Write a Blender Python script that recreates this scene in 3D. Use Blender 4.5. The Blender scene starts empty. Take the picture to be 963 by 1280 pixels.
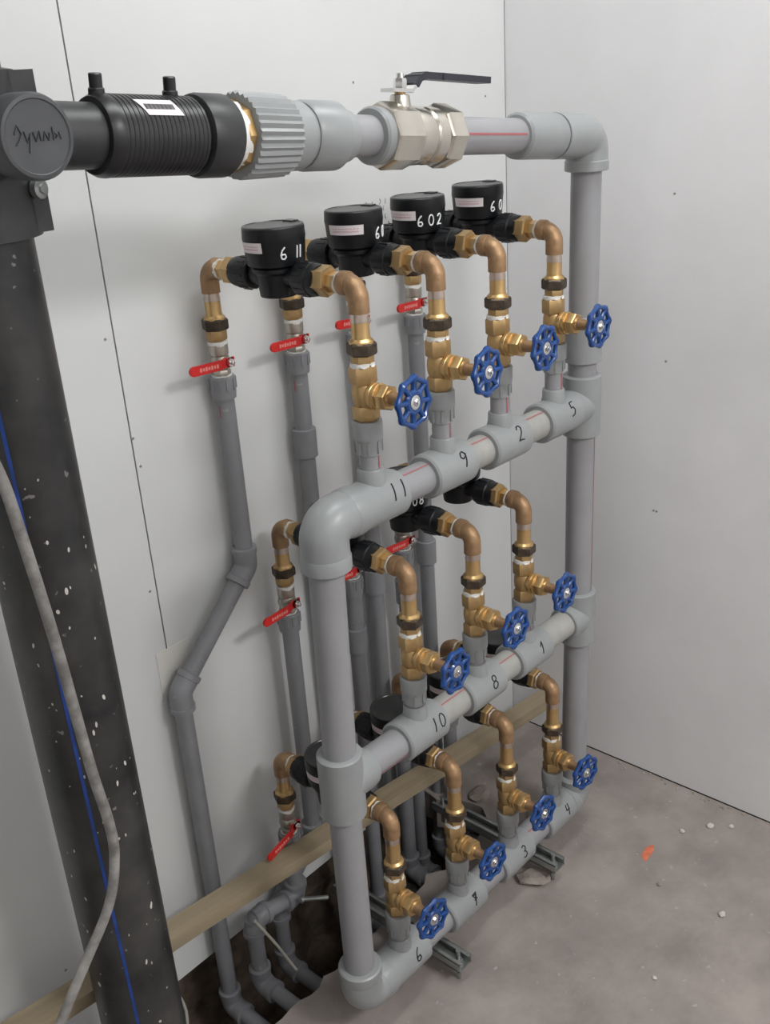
import bpy, math, random
from mathutils import Vector, Matrix, Euler
random.seed(7)
scene = bpy.context.scene
COL = scene.collection
PI = math.pi

# ------------------------------------------------------------------ camera
cam_data = bpy.data.cameras.new('camera')
cam = bpy.data.objects.new('camera', cam_data); COL.objects.link(cam)
cam_data.sensor_fit = 'VERTICAL'; cam_data.sensor_height = 24.0
cam_data.lens = 1273.35 / 1280 * 24.0
cam_data.clip_start = 0.02
cR = Vector((0.66122793, -0.7477014, -0.06099379)); cU = Vector((0.33573857, 0.22223879, 0.91536306)); cF = Vector((0.67086306, 0.62574159, -0.3979827))
M = Matrix((cR, cU, -cF)).transposed().to_4x4(); M.translation = Vector((-1.7668, -1.2521, 1.5129))
cam.matrix_world = M
scene.camera = cam

# ------------------------------------------------------------------ world, lamps, exposure
w = bpy.data.worlds.new('world'); scene.world = w; w.use_nodes = True
w.node_tree.nodes['Background'].inputs[0].default_value = (0.9, 0.95, 1.0, 1)
w.node_tree.nodes['Background'].inputs[1].default_value = 0.05
def area(name, loc, rot, sx, sy, power, col):
    l = bpy.data.lights.new(name, 'AREA'); l.shape = 'RECTANGLE'; l.size = sx; l.size_y = sy; l.energy = power; l.color = col
    o = bpy.data.objects.new(name, l); COL.objects.link(o); o.location = loc; o.rotation_euler = rot; return o
area('ceiling_lamp_far', (-0.7, -2.5, 2.47), (0, 0, 0), 0.6, 0.6, 43, (1.0, 0.99, 0.985))
area('fill_lamp_left', (-1.8, -2.3, 2.47), (0, 0, 0), 0.6, 0.6, 8, (1.0, 0.99, 0.985))  # unseen fill, added to brighten the upright and right wall
area('ceiling_strip_lamp', (-0.6, -0.65, 2.47), (0, 0, 0), 1.2, 0.25, 12.5, (0.985, 1.0, 0.99))
scene.view_settings.view_transform = 'Standard'; scene.view_settings.look = 'None'
scene.view_settings.gamma = 1; scene.view_settings.use_curve_mapping = False
scene.view_settings.exposure = 0.0

# ------------------------------------------------------------------ materials
def mat(name, col, rough=0.5, metal=0.0, var=0.0, scale=12.0, col2=None, bump=0.0, bscale=60.0, spec=0.5, speck=None, coat=0.0):
    """procedural principled material: base colour, optional second colour through noise, optional specks and bump"""
    m = bpy.data.materials.new(name); m.use_nodes = True
    nt = m.node_tree; b = nt.nodes['Principled BSDF']; N = nt.nodes.new; L = nt.links.new
    b.inputs['Roughness'].default_value = rough; b.inputs['Metallic'].default_value = metal
    b.inputs['Specular IOR Level'].default_value = spec
    b.inputs['Coat Weight'].default_value = coat
    c = (*col, 1); b.inputs['Base Color'].default_value = c
    tc = N('ShaderNodeTexCoord'); out = None
    if var > 0 or col2:
        n = N('ShaderNodeTexNoise'); n.inputs['Scale'].default_value = scale; n.inputs['Detail'].default_value = 5; n.inputs['Roughness'].default_value = 0.6
        L(tc.outputs['Object'], n.inputs['Vector'])
        r = N('ShaderNodeValToRGB'); r.color_ramp.elements[0].position = 0.35; r.color_ramp.elements[1].position = 0.68
        r.color_ramp.elements[0].color = tuple(x*(1-var) for x in col)+(1,)
        r.color_ramp.elements[1].color = ((*col2, 1) if col2 else tuple(min(1, x*(1+var)) for x in col)+(1,))
        L(n.outputs['Fac'], r.inputs['Fac']); out = r.outputs['Color']
    if speck:
        scol, sscale, thr = speck
        v = N('ShaderNodeTexNoise'); v.inputs['Scale'].default_value = sscale; v.inputs['Detail'].default_value = 2
        L(tc.outputs['Object'], v.inputs['Vector'])
        r2 = N('ShaderNodeValToRGB'); r2.color_ramp.elements[0].position = thr; r2.color_ramp.elements[1].position = min(1, thr+0.04)
        r2.color_ramp.elements[0].color = (0, 0, 0, 1); r2.color_ramp.elements[1].color = (1, 1, 1, 1)
        L(v.outputs['Fac'], r2.inputs['Fac'])
        mx = N('ShaderNodeMixRGB'); mx.inputs['Color1'].default_value = c; mx.inputs['Color2'].default_value = (*scol, 1)
        if out: L(out, mx.inputs['Color1'])
        L(r2.outputs['Color'], mx.inputs['Fac']); out = mx.outputs['Color']
    if out: L(out, b.inputs['Base Color'])
    if bump > 0:
        n2 = N('ShaderNodeTexNoise'); n2.inputs['Scale'].default_value = bscale; n2.inputs['Detail'].default_value = 6
        L(tc.outputs['Object'], n2.inputs['Vector'])
        bp = N('ShaderNodeBump'); bp.inputs['Strength'].default_value = bump; bp.inputs['Distance'].default_value = 0.004
        L(n2.outputs['Fac'], bp.inputs['Height']); L(bp.outputs['Normal'], b.inputs['Normal'])
    return m
MT = {
 'wall': mat('white_wall_board', (0.65, 0.66, 0.658), 0.42, var=0.035, scale=2.2, bump=0.03, bscale=9),
 'wall_r': mat('skimmed_plaster', (0.79, 0.785, 0.80), 0.5, var=0.05, scale=2.6, bump=0.05, bscale=8),
 'patch': mat('plaster_patch', (0.68, 0.665, 0.625), 0.6, var=0.03, scale=9),
 'room': mat('room_paint', (0.66, 0.66, 0.65), 0.7),
 'concrete': mat('concrete_floor', (0.285, 0.25, 0.23), 0.85, var=0.2, scale=7, bump=0.5, bscale=55, speck=((0.36, 0.33, 0.305), 55, 0.69)),
 'rubble': mat('broken_concrete', (0.31, 0.27, 0.235), 0.9, var=0.3, scale=18, bump=0.8, bscale=50),
 'chip': mat('pale_chip', (0.55, 0.52, 0.48), 0.85, var=0.1, scale=30, bump=0.4),
 'soil': mat('dark_soil', (0.085, 0.062, 0.045), 0.95, var=0.5, scale=20, bump=0.9, bscale=40),
 'void': mat('dark_gap', (0.06, 0.056, 0.052), 0.95),
 'grey': mat('grey_plastic_pipe', (0.285, 0.285, 0.298), 0.42, var=0.05, scale=14),
 'grey_fit': mat('grey_plastic_fitting', (0.285, 0.298, 0.303), 0.36, var=0.05, scale=16),
 'grey_drop': mat('grey_drop_pipe', (0.235, 0.24, 0.255), 0.42, var=0.07, scale=20, speck=((0.34, 0.33, 0.31), 55, 0.71)),
 'grey_dust': mat('dusty_grey_pipe', (0.335, 0.33, 0.31), 0.55, var=0.08, scale=25),
 'redline': mat('red_stripe', (0.40, 0.10, 0.11), 0.5),
 'brass': mat('cast_brass', (0.50, 0.335, 0.155), 0.42, metal=0.7, var=0.13, scale=45, bump=0.06, bscale=170),
 'brass_l': mat('machined_brass', (0.60, 0.40, 0.18), 0.32, metal=0.8, var=0.08, scale=40),
 'bronze': mat('bronze_elbow', (0.36, 0.222, 0.118), 0.46, metal=0.5, var=0.18, scale=40, bump=0.25, bscale=120),
 'darknut': mat('blackened_nut', (0.085, 0.064, 0.047), 0.42, metal=0.6, var=0.4, scale=60),
 'solder': mat('tinned_solder', (0.62, 0.52, 0.46), 0.3, metal=0.9, var=0.12, scale=70),
 'nickel': mat('nickel_plated', (0.62, 0.585, 0.52), 0.24, metal=0.95, var=0.06, scale=30),
 'nickel_d': mat('dull_nickel', (0.50, 0.47, 0.41), 0.4, metal=0.9, var=0.12, scale=40),
 'chrome': mat('bright_steel', (0.75, 0.75, 0.74), 0.16, metal=1.0),
 'zinc': mat('galvanised_steel', (0.36, 0.38, 0.37), 0.42, metal=0.8, var=0.18, scale=35),
 'tape': mat('white_thread_tape', (0.82, 0.82, 0.79), 0.7, bump=0.3, bscale=200),
 'blue': mat('blue_enamel', (0.003, 0.050, 0.215), 0.26, coat=0.3, var=0.1, scale=60),
 'red': mat('red_lever', (0.58, 0.018, 0.016), 0.35, var=0.08, scale=80),
 'redtext': mat('lever_print', (0.72, 0.25, 0.22), 0.5),
 'meter': mat('black_meter_plastic', (0.008, 0.009, 0.011), 0.36, spec=0.35, var=0.2, scale=40),
 'meter_lid_sheen': mat('meter_lid_sheen', (0.036, 0.039, 0.037), 0.3, var=0.3, scale=20),  # lid base colour lightened to carry the ceiling's reflection
 'sticker': mat('pale_sticker', (0.76, 0.70, 0.72), 0.6),
 'pinkprint': mat('pink_print', (0.66, 0.44, 0.49), 0.6),
 'whitepen': mat('white_paint_pen', (0.82, 0.83, 0.84), 0.6),
 'blackpen': mat('black_marker', (0.006, 0.006, 0.008), 0.5),
 'greypen': mat('faded_marker', (0.30, 0.32, 0.40), 0.7),
 'hdpe': mat('black_polyethylene', (0.018, 0.019, 0.022), 0.38, var=0.5, scale=7, col2=(0.060, 0.058, 0.056), speck=((0.20, 0.19, 0.18), 70, 0.70), bump=0.08),
 'hdpe_f': mat('black_fitting', (0.026, 0.027, 0.029), 0.42, var=0.2, scale=25, bump=0.05, bscale=80),
 'hdpe_s': mat('black_coupler', (0.014, 0.014, 0.016), 0.36, var=0.2, scale=30),
 'cap': mat('tee_cap', (0.060, 0.063, 0.068), 0.5, var=0.12, scale=20, bump=0.05),
 'bluestripe': mat('blue_stripe', (0.015, 0.055, 0.26), 0.5, var=0.3, scale=30),
 'lever_b': mat('dark_lever_sleeve', (0.020, 0.021, 0.032), 0.4),
 'wood': mat('pine_batten', (0.31, 0.25, 0.165), 0.7, var=0.15, scale=14, bump=0.15, bscale=60),
 'wood_d': mat('wood_stain', (0.26, 0.17, 0.07), 0.75),
 'cable': mat('dusty_cable', (0.23, 0.22, 0.21), 0.7, var=0.35, scale=40, bump=0.2, bscale=90),
 'wire': mat('thin_wire', (0.5, 0.47, 0.42), 0.6),
 'orange': mat('orange_paint_mark', (0.62, 0.17, 0.09), 0.8, var=0.2, scale=60),
 'hole': mat('screw_hole', (0.24, 0.24, 0.24), 0.9),
}
# wood grain stretched along the batten
_nt = MT['wood'].node_tree
for n in _nt.nodes:
    if n.type == 'TEX_NOISE':
        mp = _nt.nodes.new('ShaderNodeMapping'); mp.inputs['Scale'].default_value = (0.15, 3, 3)
        src = n.inputs['Vector'].links[0].from_socket
        _nt.links.new(src, mp.inputs['Vector']); _nt.links.new(mp.outputs['Vector'], n.inputs['Vector'])

# ------------------------------------------------------------------ mesh builder
def basis(axis, ref=None):
    a = Vector(axis).normalized()
    r = Vector(ref) if ref else (Vector((0, 0, 1)) if abs(a.z) < 0.9 else Vector((1, 0, 0)))
    u = (r - a*r.dot(a)).normalized(); return a, u, a.cross(u)
class MB:
    def __init__(s): s.v = []; s.f = []
    def lathe(s, prof, o=(0, 0, 0), axis=(0, 0, 1), seg=28, ref=None, twist=0.0, wob=0.0):
        a, u, v = basis(axis, ref); o = Vector(o); rings = []
        for (h, r) in prof:
            ring = []
            for k in range(seg):
                t = 2*PI*k/seg + twist; rr = r*(1+random.uniform(-wob, wob)) if wob else r
                ring.append(len(s.v)); s.v.append(o + a*h + (u*math.cos(t)+v*math.sin(t))*rr)
            rings.append(ring)
        for A, B in zip(rings, rings[1:]):
            for k in range(seg): s.f.append((A[k], A[(k+1) % seg], B[(k+1) % seg], B[k]))
        s.f.append(tuple(reversed(rings[0]))); s.f.append(tuple(rings[-1])); return s
    def hexa(s, h0, h1, r, o=(0, 0, 0), axis=(0, 0, 1), twist=0.0, n=6):
        d = h1-h0; e = min(0.0025, d*0.2)
        return s.lathe([(h0, r*.9), (h0+e, r), (h1-e, r), (h1, r*.9)], o, axis, n, twist=twist)
    def tube(s, pts, r, seg=16, closed=False, cap=True, ref=None):
        P = [Vector(p) for p in pts]; n = len(P); rings = []
        R = r if isinstance(r, (list, tuple)) else [r]*n
        T = []
        for i in range(n):
            if closed: t = P[(i+1) % n]-P[i-1]
            else: t = P[min(i+1, n-1)]-P[max(i-1, 0)]
            T.append(t.normalized())
        _, u, _v = basis(T[0], ref)
        for i in range(n):
            if i: 
                q = T[i-1].rotation_difference(T[i]); u = q @ u
            u = (u - T[i]*u.dot(T[i])).normalized(); v = T[i].cross(u); ring = []
            for k in range(seg):
                t = 2*PI*k/seg; ring.append(len(s.v)); s.v.append(P[i]+(u*math.cos(t)+v*math.sin(t))*R[i])
            rings.append(ring)
        pairs = list(zip(rings, rings[1:]))
        if closed: pairs.append((rings[-1], rings[0]))
        for A, B in pairs:
            for k in range(seg): s.f.append((A[k], A[(k+1) % seg], B[(k+1) % seg], B[k]))
        if cap and not closed: s.f.append(tuple(reversed(rings[0]))); s.f.append(tuple(rings[-1]))
        return s
    def box(s, c, size, rot=None):
        b = len(s.v); R = rot.to_matrix() if rot else Matrix.Identity(3); c = Vector(c)
        for z in (-.5, .5):
            for x, y in ((-.5, -.5), (.5, -.5), (.5, .5), (-.5, .5)):
                s.v.append(c + R @ Vector((x*size[0], y*size[1], z*size[2])))
        for q in ((3, 2, 1, 0), (4, 5, 6, 7), (0, 1, 5, 4), (1, 2, 6, 5), (2, 3, 7, 6), (3, 0, 4, 7)): s.f.append(tuple(b+i for i in q))
        return s
    def strip(s, pairs, thick=None):
        b = len(s.v)
        for p, q in pairs: s.v.append(Vector(p)); s.v.append(Vector(q))
        for i in range(len(pairs)-1): s.f.append((b+2*i, b+2*i+1, b+2*i+3, b+2*i+2))
        return s
    def build(s, name, m, parent=None, loc=(0, 0, 0), rot=(0, 0, 0), smooth=0.6):
        me = bpy.data.meshes.new(name); me.from_pydata([tuple(v) for v in s.v], [], s.f); me.update()
        me.materials.append(MT[m] if isinstance(m, str) else m)
        if smooth:
            me.polygons.foreach_set('use_smooth', [True]*len(me.polygons)); me.set_sharp_from_angle(angle=smooth)
        o = bpy.data.objects.new(name, me); COL.objects.link(o); o.parent = parent; o.location = loc; o.rotation_euler = rot
        return o
def tag(o, label=None, cat=None, group=None, kind=None):
    if label: o['label'] = label
    if cat: o['category'] = cat
    if group: o['group'] = group
    if kind: o['kind'] = kind
    return o
def empty(name, loc, label, cat, group=None, rot=(0, 0, 0)):
    o = bpy.data.objects.new(name, None); COL.objects.link(o); o.location = loc; o.rotation_euler = rot; o.empty_display_size = 0.02
    return tag(o, label, cat, group)
def dup(root, loc, rot=(0, 0, 0)):
    c = root.copy(); COL.objects.link(c); c.location = loc; c.rotation_euler = rot
    for ch in list(root.children):
        d = ch.copy(); COL.objects.link(d); d.parent = c
        for g in list(ch.children):
            e = g.copy(); COL.objects.link(e); e.parent = d
    return c
def arc(c, a, b, R, n=10):
    """quarter arc: starts at c + a*R heading -b.. : points from c+ a*R to c + b*R about the inner centre"""
    a = Vector(a); b = Vector(b); c = Vector(c)
    return [c + a*R*math.cos(t) + b*R*math.sin(t) for t in [PI/2*i/n for i in range(n+1)]]
def elbow_path(p, d1, d2, l1, l2, R, n=10):
    """corner at p, legs run from p along d1 (length l1) and d2 (length l2), rounded with radius R"""
    p = Vector(p); d1 = Vector(d1).normalized(); d2 = Vector(d2).normalized()
    ang = d1.angle(d2); t = R/math.tan(ang/2)
    A = p + d1*t; B = p + d2*t; bis = (d1+d2).normalized(); c = p + bis*(R/math.sin(ang/2))
    va = A-c; vb = B-c; tot = va.angle(vb); ax = va.cross(vb).normalized(); pts = [p+d1*l1]
    for i in range(n+1): pts.append(c + Matrix.Rotation(tot*i/n, 3, ax) @ va)
    pts.append(p+d2*l2); return pts

# handwriting strokes in a unit box (x right, y up)
def circ(cx, cy, rx, ry, a0=90, a1=450, n=14): return [(cx+rx*math.cos(math.radians(a0+(a1-a0)*i/n)), cy+ry*math.sin(math.radians(a0+(a1-a0)*i/n))) for i in range(n+1)]
GL = {
 '0': [circ(.3, .5, .24, .45)],
 '1': [[(.32, .95), (.3, .5), (.27, .02)]],
 '1f': [[(.08, .62), (.34, .95), (.3, .5), (.27, .02)]],
 '2': [[(.06, .75), (.16, .93), (.36, .95), (.48, .78), (.4, .52), (.2, .25), (.05, .06), (.3, .1), (.56, .05)]],
 '3': [[(.08, .88), (.3, .97), (.48, .82), (.38, .6), (.2, .53), (.42, .45), (.5, .25), (.34, .05), (.06, .1)]],
 '4': [[(.16, .95), (.08, .48), (.5, .5)], [(.44, .95), (.4, .5), (.36, .02)]],
 '5': [[(.5, .95), (.18, .92), (.14, .55), (.36, .6), (.5, .4), (.4, .12), (.1, .04)]],
 '6': [[(.44, .95), (.2, .7), (.08, .36), (.14, .08), (.36, .04), (.5, .2), (.42, .4), (.2, .4), (.09, .26)]],
 '7': [[(.04, .86), (.5, .93), (.3, .5), (.2, .02)], [(.12, .48), (.46, .52)], [(.1, .8), (.42, .84), (.26, .56), (.1, .8)]],
 '8': [circ(.3, .74, .2, .2, -90, 270), circ(.3, .27, .25, .26, 90, 450)],
 '9': [[(.5, .74), (.34, .95), (.12, .86), (.08, .64), (.26, .52), (.46, .62), (.52, .8), (.46, .4), (.36, .03)]],
}
def resample(pl, n=3):
    o = []
    for a, b in zip(pl, pl[1:]):
        for i in range(n): o.append((a[0]+(b[0]-a[0])*i/n, a[1]+(b[1]-a[1])*i/n))
    o.append(pl[-1]); return o
def write(mb, glyphs, place, h, pen, adv=0.75):
    """glyphs: list of names; place(x, y) -> 3-D point in metres"""
    x = 0
    for g in glyphs:
        for st in GL[g]:
            mb.tube([place(x+p[0]*h, p[1]*h) for p in resample(st)], pen, 6)
        x += adv*h
    return mb

# ------------------------------------------------------------------ setting
H = 2.5
def struct(o): return tag(o, kind='structure')
# slab with a trench left open along the left wall
edge = [(-3.0, -0.33), (-1.36, -0.33), (-1.15, -0.25), (-1.06, -0.2)]
rng = random.Random(3)
x = -1.03
while x < -0.60: edge.append((x, -0.195+rng.uniform(-.007, .007))); x += 0.022
edge += [(-.585, -.19), (-.562, -.176), (-.54, -.19), (-.52, -.205), (-.49, -.212), (-.46, -.207), (-.43, -.2), (-.40, -.192), (-.37, -.18), (-.345, -.168), (-.328, -.145), (-.33, -.12), (-.338, -.09), (-.355, -.07), (-.368, -.047), (-.362, -.02), (-.36, 0.0)]
poly = edge + [(0.0, 0.0), (0.0, -3.2), (-3.0, -3.2)]
mb = MB(); n = len(poly); dn = [(px, py) for px, py in poly]
for (px, py) in poly: mb.v.append(Vector((px, py, 0)))
for i, (px, py) in enumerate(poly): mb.v.append(Vector((px + (rng.uniform(-.006, .006) if 0 < i < n-3 else 0), py + (rng.uniform(-.012, .0) if 0 < i < n-4 else 0), -0.075)))
mb.f.append(tuple(range(n-1, -1, -1))); mb.f.append(tuple(range(n, 2*n)))
for i in range(n): j = (i+1) % n; mb.f.append((i, j, n+j, n+i))
floor = struct(mb.build('floor', 'concrete', smooth=0))
# paint mark and gouges are children of the floor
mm = MB()
mm.v += [Vector(p) for p in ((-.262, -.508, .0006), (-.25, -.492, .0006), (-.222, -.489, .0006), (-.205, -.497, .0006), (-.222, -.506, .0006))]; mm.f.append((0, 1, 2, 3, 4)); mm.f[-1] = (4, 3, 2, 1, 0)
mm.build('paint_mark', 'orange', floor, smooth=0)['label'] = 'small orange paint mark on the concrete'
# trench
mb = MB(); gx = 46; gy = 10
for j in range(gy+1):
    for i in range(gx+1):
        px = -2.0+2.0*i/gx; py = 0.09-0.62*j/gy
        mb.v.append(Vector((px, py, -0.27+rng.uniform(-.018, .018)+(.05 if py > .02 else 0))))
for j in range(gy):
    for i in range(gx): a = j*(gx+1)+i; mb.f.append((a, a+gx+1, a+gx+2, a+1))
struct(mb.build('trench_floor', 'soil'))
mb = MB(); gx = 60; gy = 8
for j in range(gy+1):
    for i in range(gx+1):
        px = -2.6+2.6*i/gx; pz = -0.30+0.36*j/gy
        mb.v.append(Vector((px, 0.05+rng.uniform(-.018, .018)-(.02 if j < 3 else 0), pz)))
for j in range(gy):
    for i in range(gx): a = j*(gx+1)+i; mb.f.append((a, a+1, a+gx+2, a+gx+1))
struct(mb.build('trench_wall', 'soil'))
# left wall: two boards with an open joint over a dark backing
wl = struct(MB().box((-1.5, 0.018, (H+.018)/2), (3.0, 0.010, H-.018)).build('wall_left', 'void', smooth=0))
def board(x0, x1, z0, z1, name='board'):
    m = MB().box(((x0+x1)/2, 0.0065, (z0+z1)/2), (x1-x0, 0.013, z1-z0)); return m.build(name, 'wall', wl, smooth=0)
board(-3.0, -0.9665, 0.016, H); board(-0.9640, -0.0015, 0.016, H)
m = MB().box((-.955, -.0004, .63), (.066, .0012, .085)); m.build('filler_patch', 'patch', wl, smooth=0)
for (hx, hz) in ((-.980, 1.187), (-.957, .987), (-.978, .783), (-1.252, .211), (-.066, 1.454), (-.962, 1.033), (-.432, 1.496)):
    MB().lathe([(0, .0024), (.0006, .0019)], (hx, -.0001, hz), (0, -1, 0), 10, wob=.2).build('screw_hole', 'hole', wl)
mk = MB()
for r_, (zz, xs) in enumerate(((1.298, (-.42, -.405, -.385, -.37, -.345)), (1.287, (-.375, -.352, -.34)), (1.272, (-.372, -.355, -.338)), (1.258, (-.366, -.35)))):
    for xx in xs: mk.tube([(xx, -.0004, zz+rng.uniform(.004, .007)), (xx+rng.uniform(-.003, .004), -.0004, zz+.002), (xx+rng.uniform(-.002, .002), -.0004, zz-.003)], .0008, 5)
mk.build('marker_scribble', 'greypen', wl)
# right wall
wr = struct(MB().box((0.0085, -1.6, (H+.0035)/2), (0.017, 3.2, H-.0035)).build('wall_right', 'wall_r', smooth=0))
MB().box((0.03, -1.6, .03), (.02, 3.2, .1)).build('dark_backing', 'void', wr, smooth=0)
for (hy, hz) in ((-.368, 1.276), (-.367, .966), (-.356, .651), (-.363, .65), (-.62, .56), (-.9, .9)):
    MB().lathe([(0, .0024), (.0006, .0019)], (-.0001, hy, hz), (-1, 0, 0), 10, wob=.2).build('screw_hole', 'hole', wr)
# rest of the room, behind the camera
struct(MB().box((-1.5, -3.22, H/2), (3.0, .04, H)).build('wall_rear', 'room', smooth=0))
struct(MB().box((-3.02, -1.6, H/2), (.04, 3.2, H)).build('wall_far', 'room', smooth=0))
struct(MB().box((-1.5, -1.6, H+.02), (3.0, 3.2, .04)).build('ceiling', 'room', smooth=0))

# ------------------------------------------------------------------ manifold frame
D = -0.3316
F = [(-.905, .955), (-.915, .530), (-.914, .092)]      # front upright: x, z where the three headers meet it
R = [(-.247, .943), (-.249, .514), (-.255, .086)]      # rear upright
TX = [[-.804, -.643, -.495, -.338], [-.740, -.577, -.430], [-.815, -.650, -.491, -.336]]
NUM = [[['1', '1'], ['9'], ['2'], ['5']], [['1', '0'], ['8'], ['1f']], [['6'], ['7'], ['3'], ['4']]]
NUMT = [['eleven', 'nine', 'two', 'five'], ['ten', 'eight', 'one'], ['six', 'seven', 'three', 'four']]
VZ = [1.111, .666, .233]; AXH = [.148, .152, .164]
RP = .0252; RF = .0345
rack = empty('manifold_frame', (-.914, D, 0.04), 'grey plastic pipe frame with two uprights and three numbered header pipes', 'pipe frame')
RB = Vector(rack.location)
def rk(mb, name, m, parent=None, **k):
    for i, v in enumerate(mb.v): mb.v[i] = Vector(v)-RB
    return mb.build(name, m, parent or rack, **k)
def hz(k, x): (x0, z0), (x1, z1) = F[k], R[k]; return z0+(z1-z0)*(x-x0)/(x1-x0)
def P3(x, z): return Vector((x, D, z))
def socket(prof_len, r, ch=.004): return [(0, r-ch*.7), (ch*.5, r), (prof_len-ch*.5, r), (prof_len, r-ch*.7)]
# uprights
def upr(a, b): return rk(MB().lathe([(0, RP), ((b-a).length, RP)], a, b-a, 32), 'upright_pipe', 'grey')
upr(P3(*F[0]), P3(*F[1])); upr(P3(*F[1]), P3(*F[2]))
TOPE = Vector((-.243, D, 1.394))
r1 = upr(P3(*R[0]), TOPE); r2 = upr(P3(*R[0]), P3(*R[1])); r3 = upr(P3(*R[1]), P3(*R[2]))
def vstripe(par, x0, z0, x1, z1, ang, w=.0028, r=RP+.0006):
    mb = MB(); pr = []
    for i in range(2):
        xx = (x0, x1)[i]; zz = (z0, z1)[i]
        pr.append([Vector((xx+r*math.sin(ang+s*w/2/r), D-r*math.cos(ang+s*w/2/r), zz)) for s in (-1, 1)])
    mb.strip(pr); return rk(mb, 'red_stripe', 'redline', par, smooth=0)
# angle measured from -Y towards +X
vstripe(r1, -.2435, 1.33, -.246, 1.10, .55, .0012)
vstripe(r2, -.247, .90, -.249, .55, .35); 
# elbows of the frame
def frame_elbow(p, d1, d2, l1, l2):
    mb = MB(); pts = elbow_path(p, d1, d2, l1, l2, .026); mb.tube(pts, RF, 32)
    for d, l in ((d1, l1), (d2, l2)):
        d = Vector(d).normalized(); mb.lathe([(l-.022, RF+.0002), (l-.018, RF+.0016), (l-.001, RF+.0016), (l+.0012, RF-.001)], Vector(p), d, 32)
    return mb
hd = [(P3(*R[k])-P3(*F[k])).normalized() for k in range(3)]
rk(frame_elbow(P3(*F[0]), (0, 0, -1), hd[0], .066, .062), 'elbow', 'grey_fit')
rk(frame_elbow(P3(*F[2]), (0, 0, 1), hd[2], .066, .055), 'elbow', 'grey_fit')
rk(frame_elbow(P3(*R[2]), (0, 0, 1), -hd[2], .05, .04), 'elbow', 'grey_fit')
# tees on the uprights
def up_tee(p, d, lz=.056, lb=.056):
    mb = MB(); mb.lathe([(-lz, RF-.003), (-lz+.002, RF), (lz-.002, RF), (lz, RF-.003)], p, (0, 0, 1), 32)
    mb.lathe([(0, RF-.001), (lb-.014, RF-.001), (lb-.002, RF-.003), (lb, RF-.005)], p, d, 32); return mb
rk(up_tee(P3(*F[1]), hd[1]), 'tee', 'grey_fit')
rk(up_tee(P3(*R[0]), -hd[0]), 'tee', 'grey_fit')
rk(up_tee(P3(*R[1]), -hd[1], lb=.05), 'tee', 'grey_fit')
rk(MB().lathe(socket(.082, RF-.001), P3(-.246, 1.022), (0, 0, 1), 32), 'coupling', 'grey_fit')
# headers
for k in range(3):
    a, b = P3(*F[k]), P3(*R[k]); d = hd[k]; xs = TX[k]
    _, uu, vv = basis(d, (0, 0, 1))        # uu up, vv = d x up (towards -Y)
    vv = d.cross(uu)
    if vv.y > 0: vv = -vv
    bounds = [F[k][0]] + xs + [R[k][0]]
    for i in range(len(bounds)-1):
        pa, pb = P3(bounds[i], hz(k, bounds[i])), P3(bounds[i+1], hz(k, bounds[i+1]))
        seg_ = rk(MB().lathe([(0, RP), ((pb-pa).length, RP)], pa, pb-pa, 32), 'header_pipe', 'grey_dust' if (k == 0 and i in (2, 3)) or (k == 1 and i in (1, 2, 3)) else 'grey')
        # printed red line on the upper side (lower side on the first mid-level piece)
        fi = 1.15 if not (k == 1 and i == 0) else -.35
        if 0 < i < len(bounds)-2 or (k == 1 and i == 0):
            mb = MB(); r = RP+.0006; prs = []
            for q in (pa+(pb-pa)*.3, pa+(pb-pa)*.72) if not (k == 1 and i == 0) else (pa+(pb-pa)*.3, pa+(pb-pa)*.85):
                prs.append([q+(vv*math.cos(fi+s*.038)+uu*math.sin(fi+s*.038))*r for s in (-1, 1)])
            rk(mb.strip(prs), 'red_stripe', 'redline', seg_, smooth=0)
    for i, tx in enumerate(xs):
        c = P3(tx, hz(k, tx)); lt = .048; z0 = c.z
        mb = MB(); mb.lathe([(-lt, RF-.003), (-lt+.003, RF), (lt-.003, RF), (lt, RF-.003)], c, d, 32)
        mb.lathe([(0, .021), (.032, .021), (.037, .0195), (.050, .0190), (.052, .0178)], c, (0, 0, 1), 24)
        t = rk(mb, 'tee', 'grey_fit')
        # hand-written number
        h = .024 if k else .027; lowz = .62 if k == 0 else .55
        def place(xx, yy, c=c, h=h, lowz=lowz):
            fi = .12 + (yy/RF) * 1.0; r = RF+.0003
            return c + d*(xx-.010+.014+yy*.12) + (vv*math.cos(fi)+uu*math.sin(fi))*r
        rk(write(MB(), NUM[k][i], place, h, .0011), 'marker_number', 'blackpen', t)
        # stub, adapter below the valve
        top = VZ[k]-.036
        st = rk(MB().lathe([(0, .0150), (top-.030-z0, .0150)], c, (0, 0, 1), 24), 'stub_pipe', 'grey')
        mb = MB(); sgn = random.uniform(-.25, .35); r = .0155
        mb.strip([[Vector((tx+r*math.sin(sgn+s*.08), D-r*math.cos(sgn+s*.08), zz)) for s in (-1, 1)] for zz in (z0+.050, top-.046)])
        rk(mb, 'red_stripe', 'redline', st, smooth=0)
        ad = MB(); ad.lathe([(-.050, .0165), (-.049, .0175), (-.027, .0192), (-.0262, .0192), (-.0258, .0212), (-.002, .0216), (0, .0206)], (tx, D, top), (0, 0, 1), 28)
        for q in range(8):
            an = 2*PI*q/8; ad.box((tx+.0182*math.cos(an), D+.0182*math.sin(an), top-.037), (.0035, .0035, .018), Euler((0, 0, an)))
        rk(ad, 'threaded_adapter', 'grey_fit')

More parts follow.
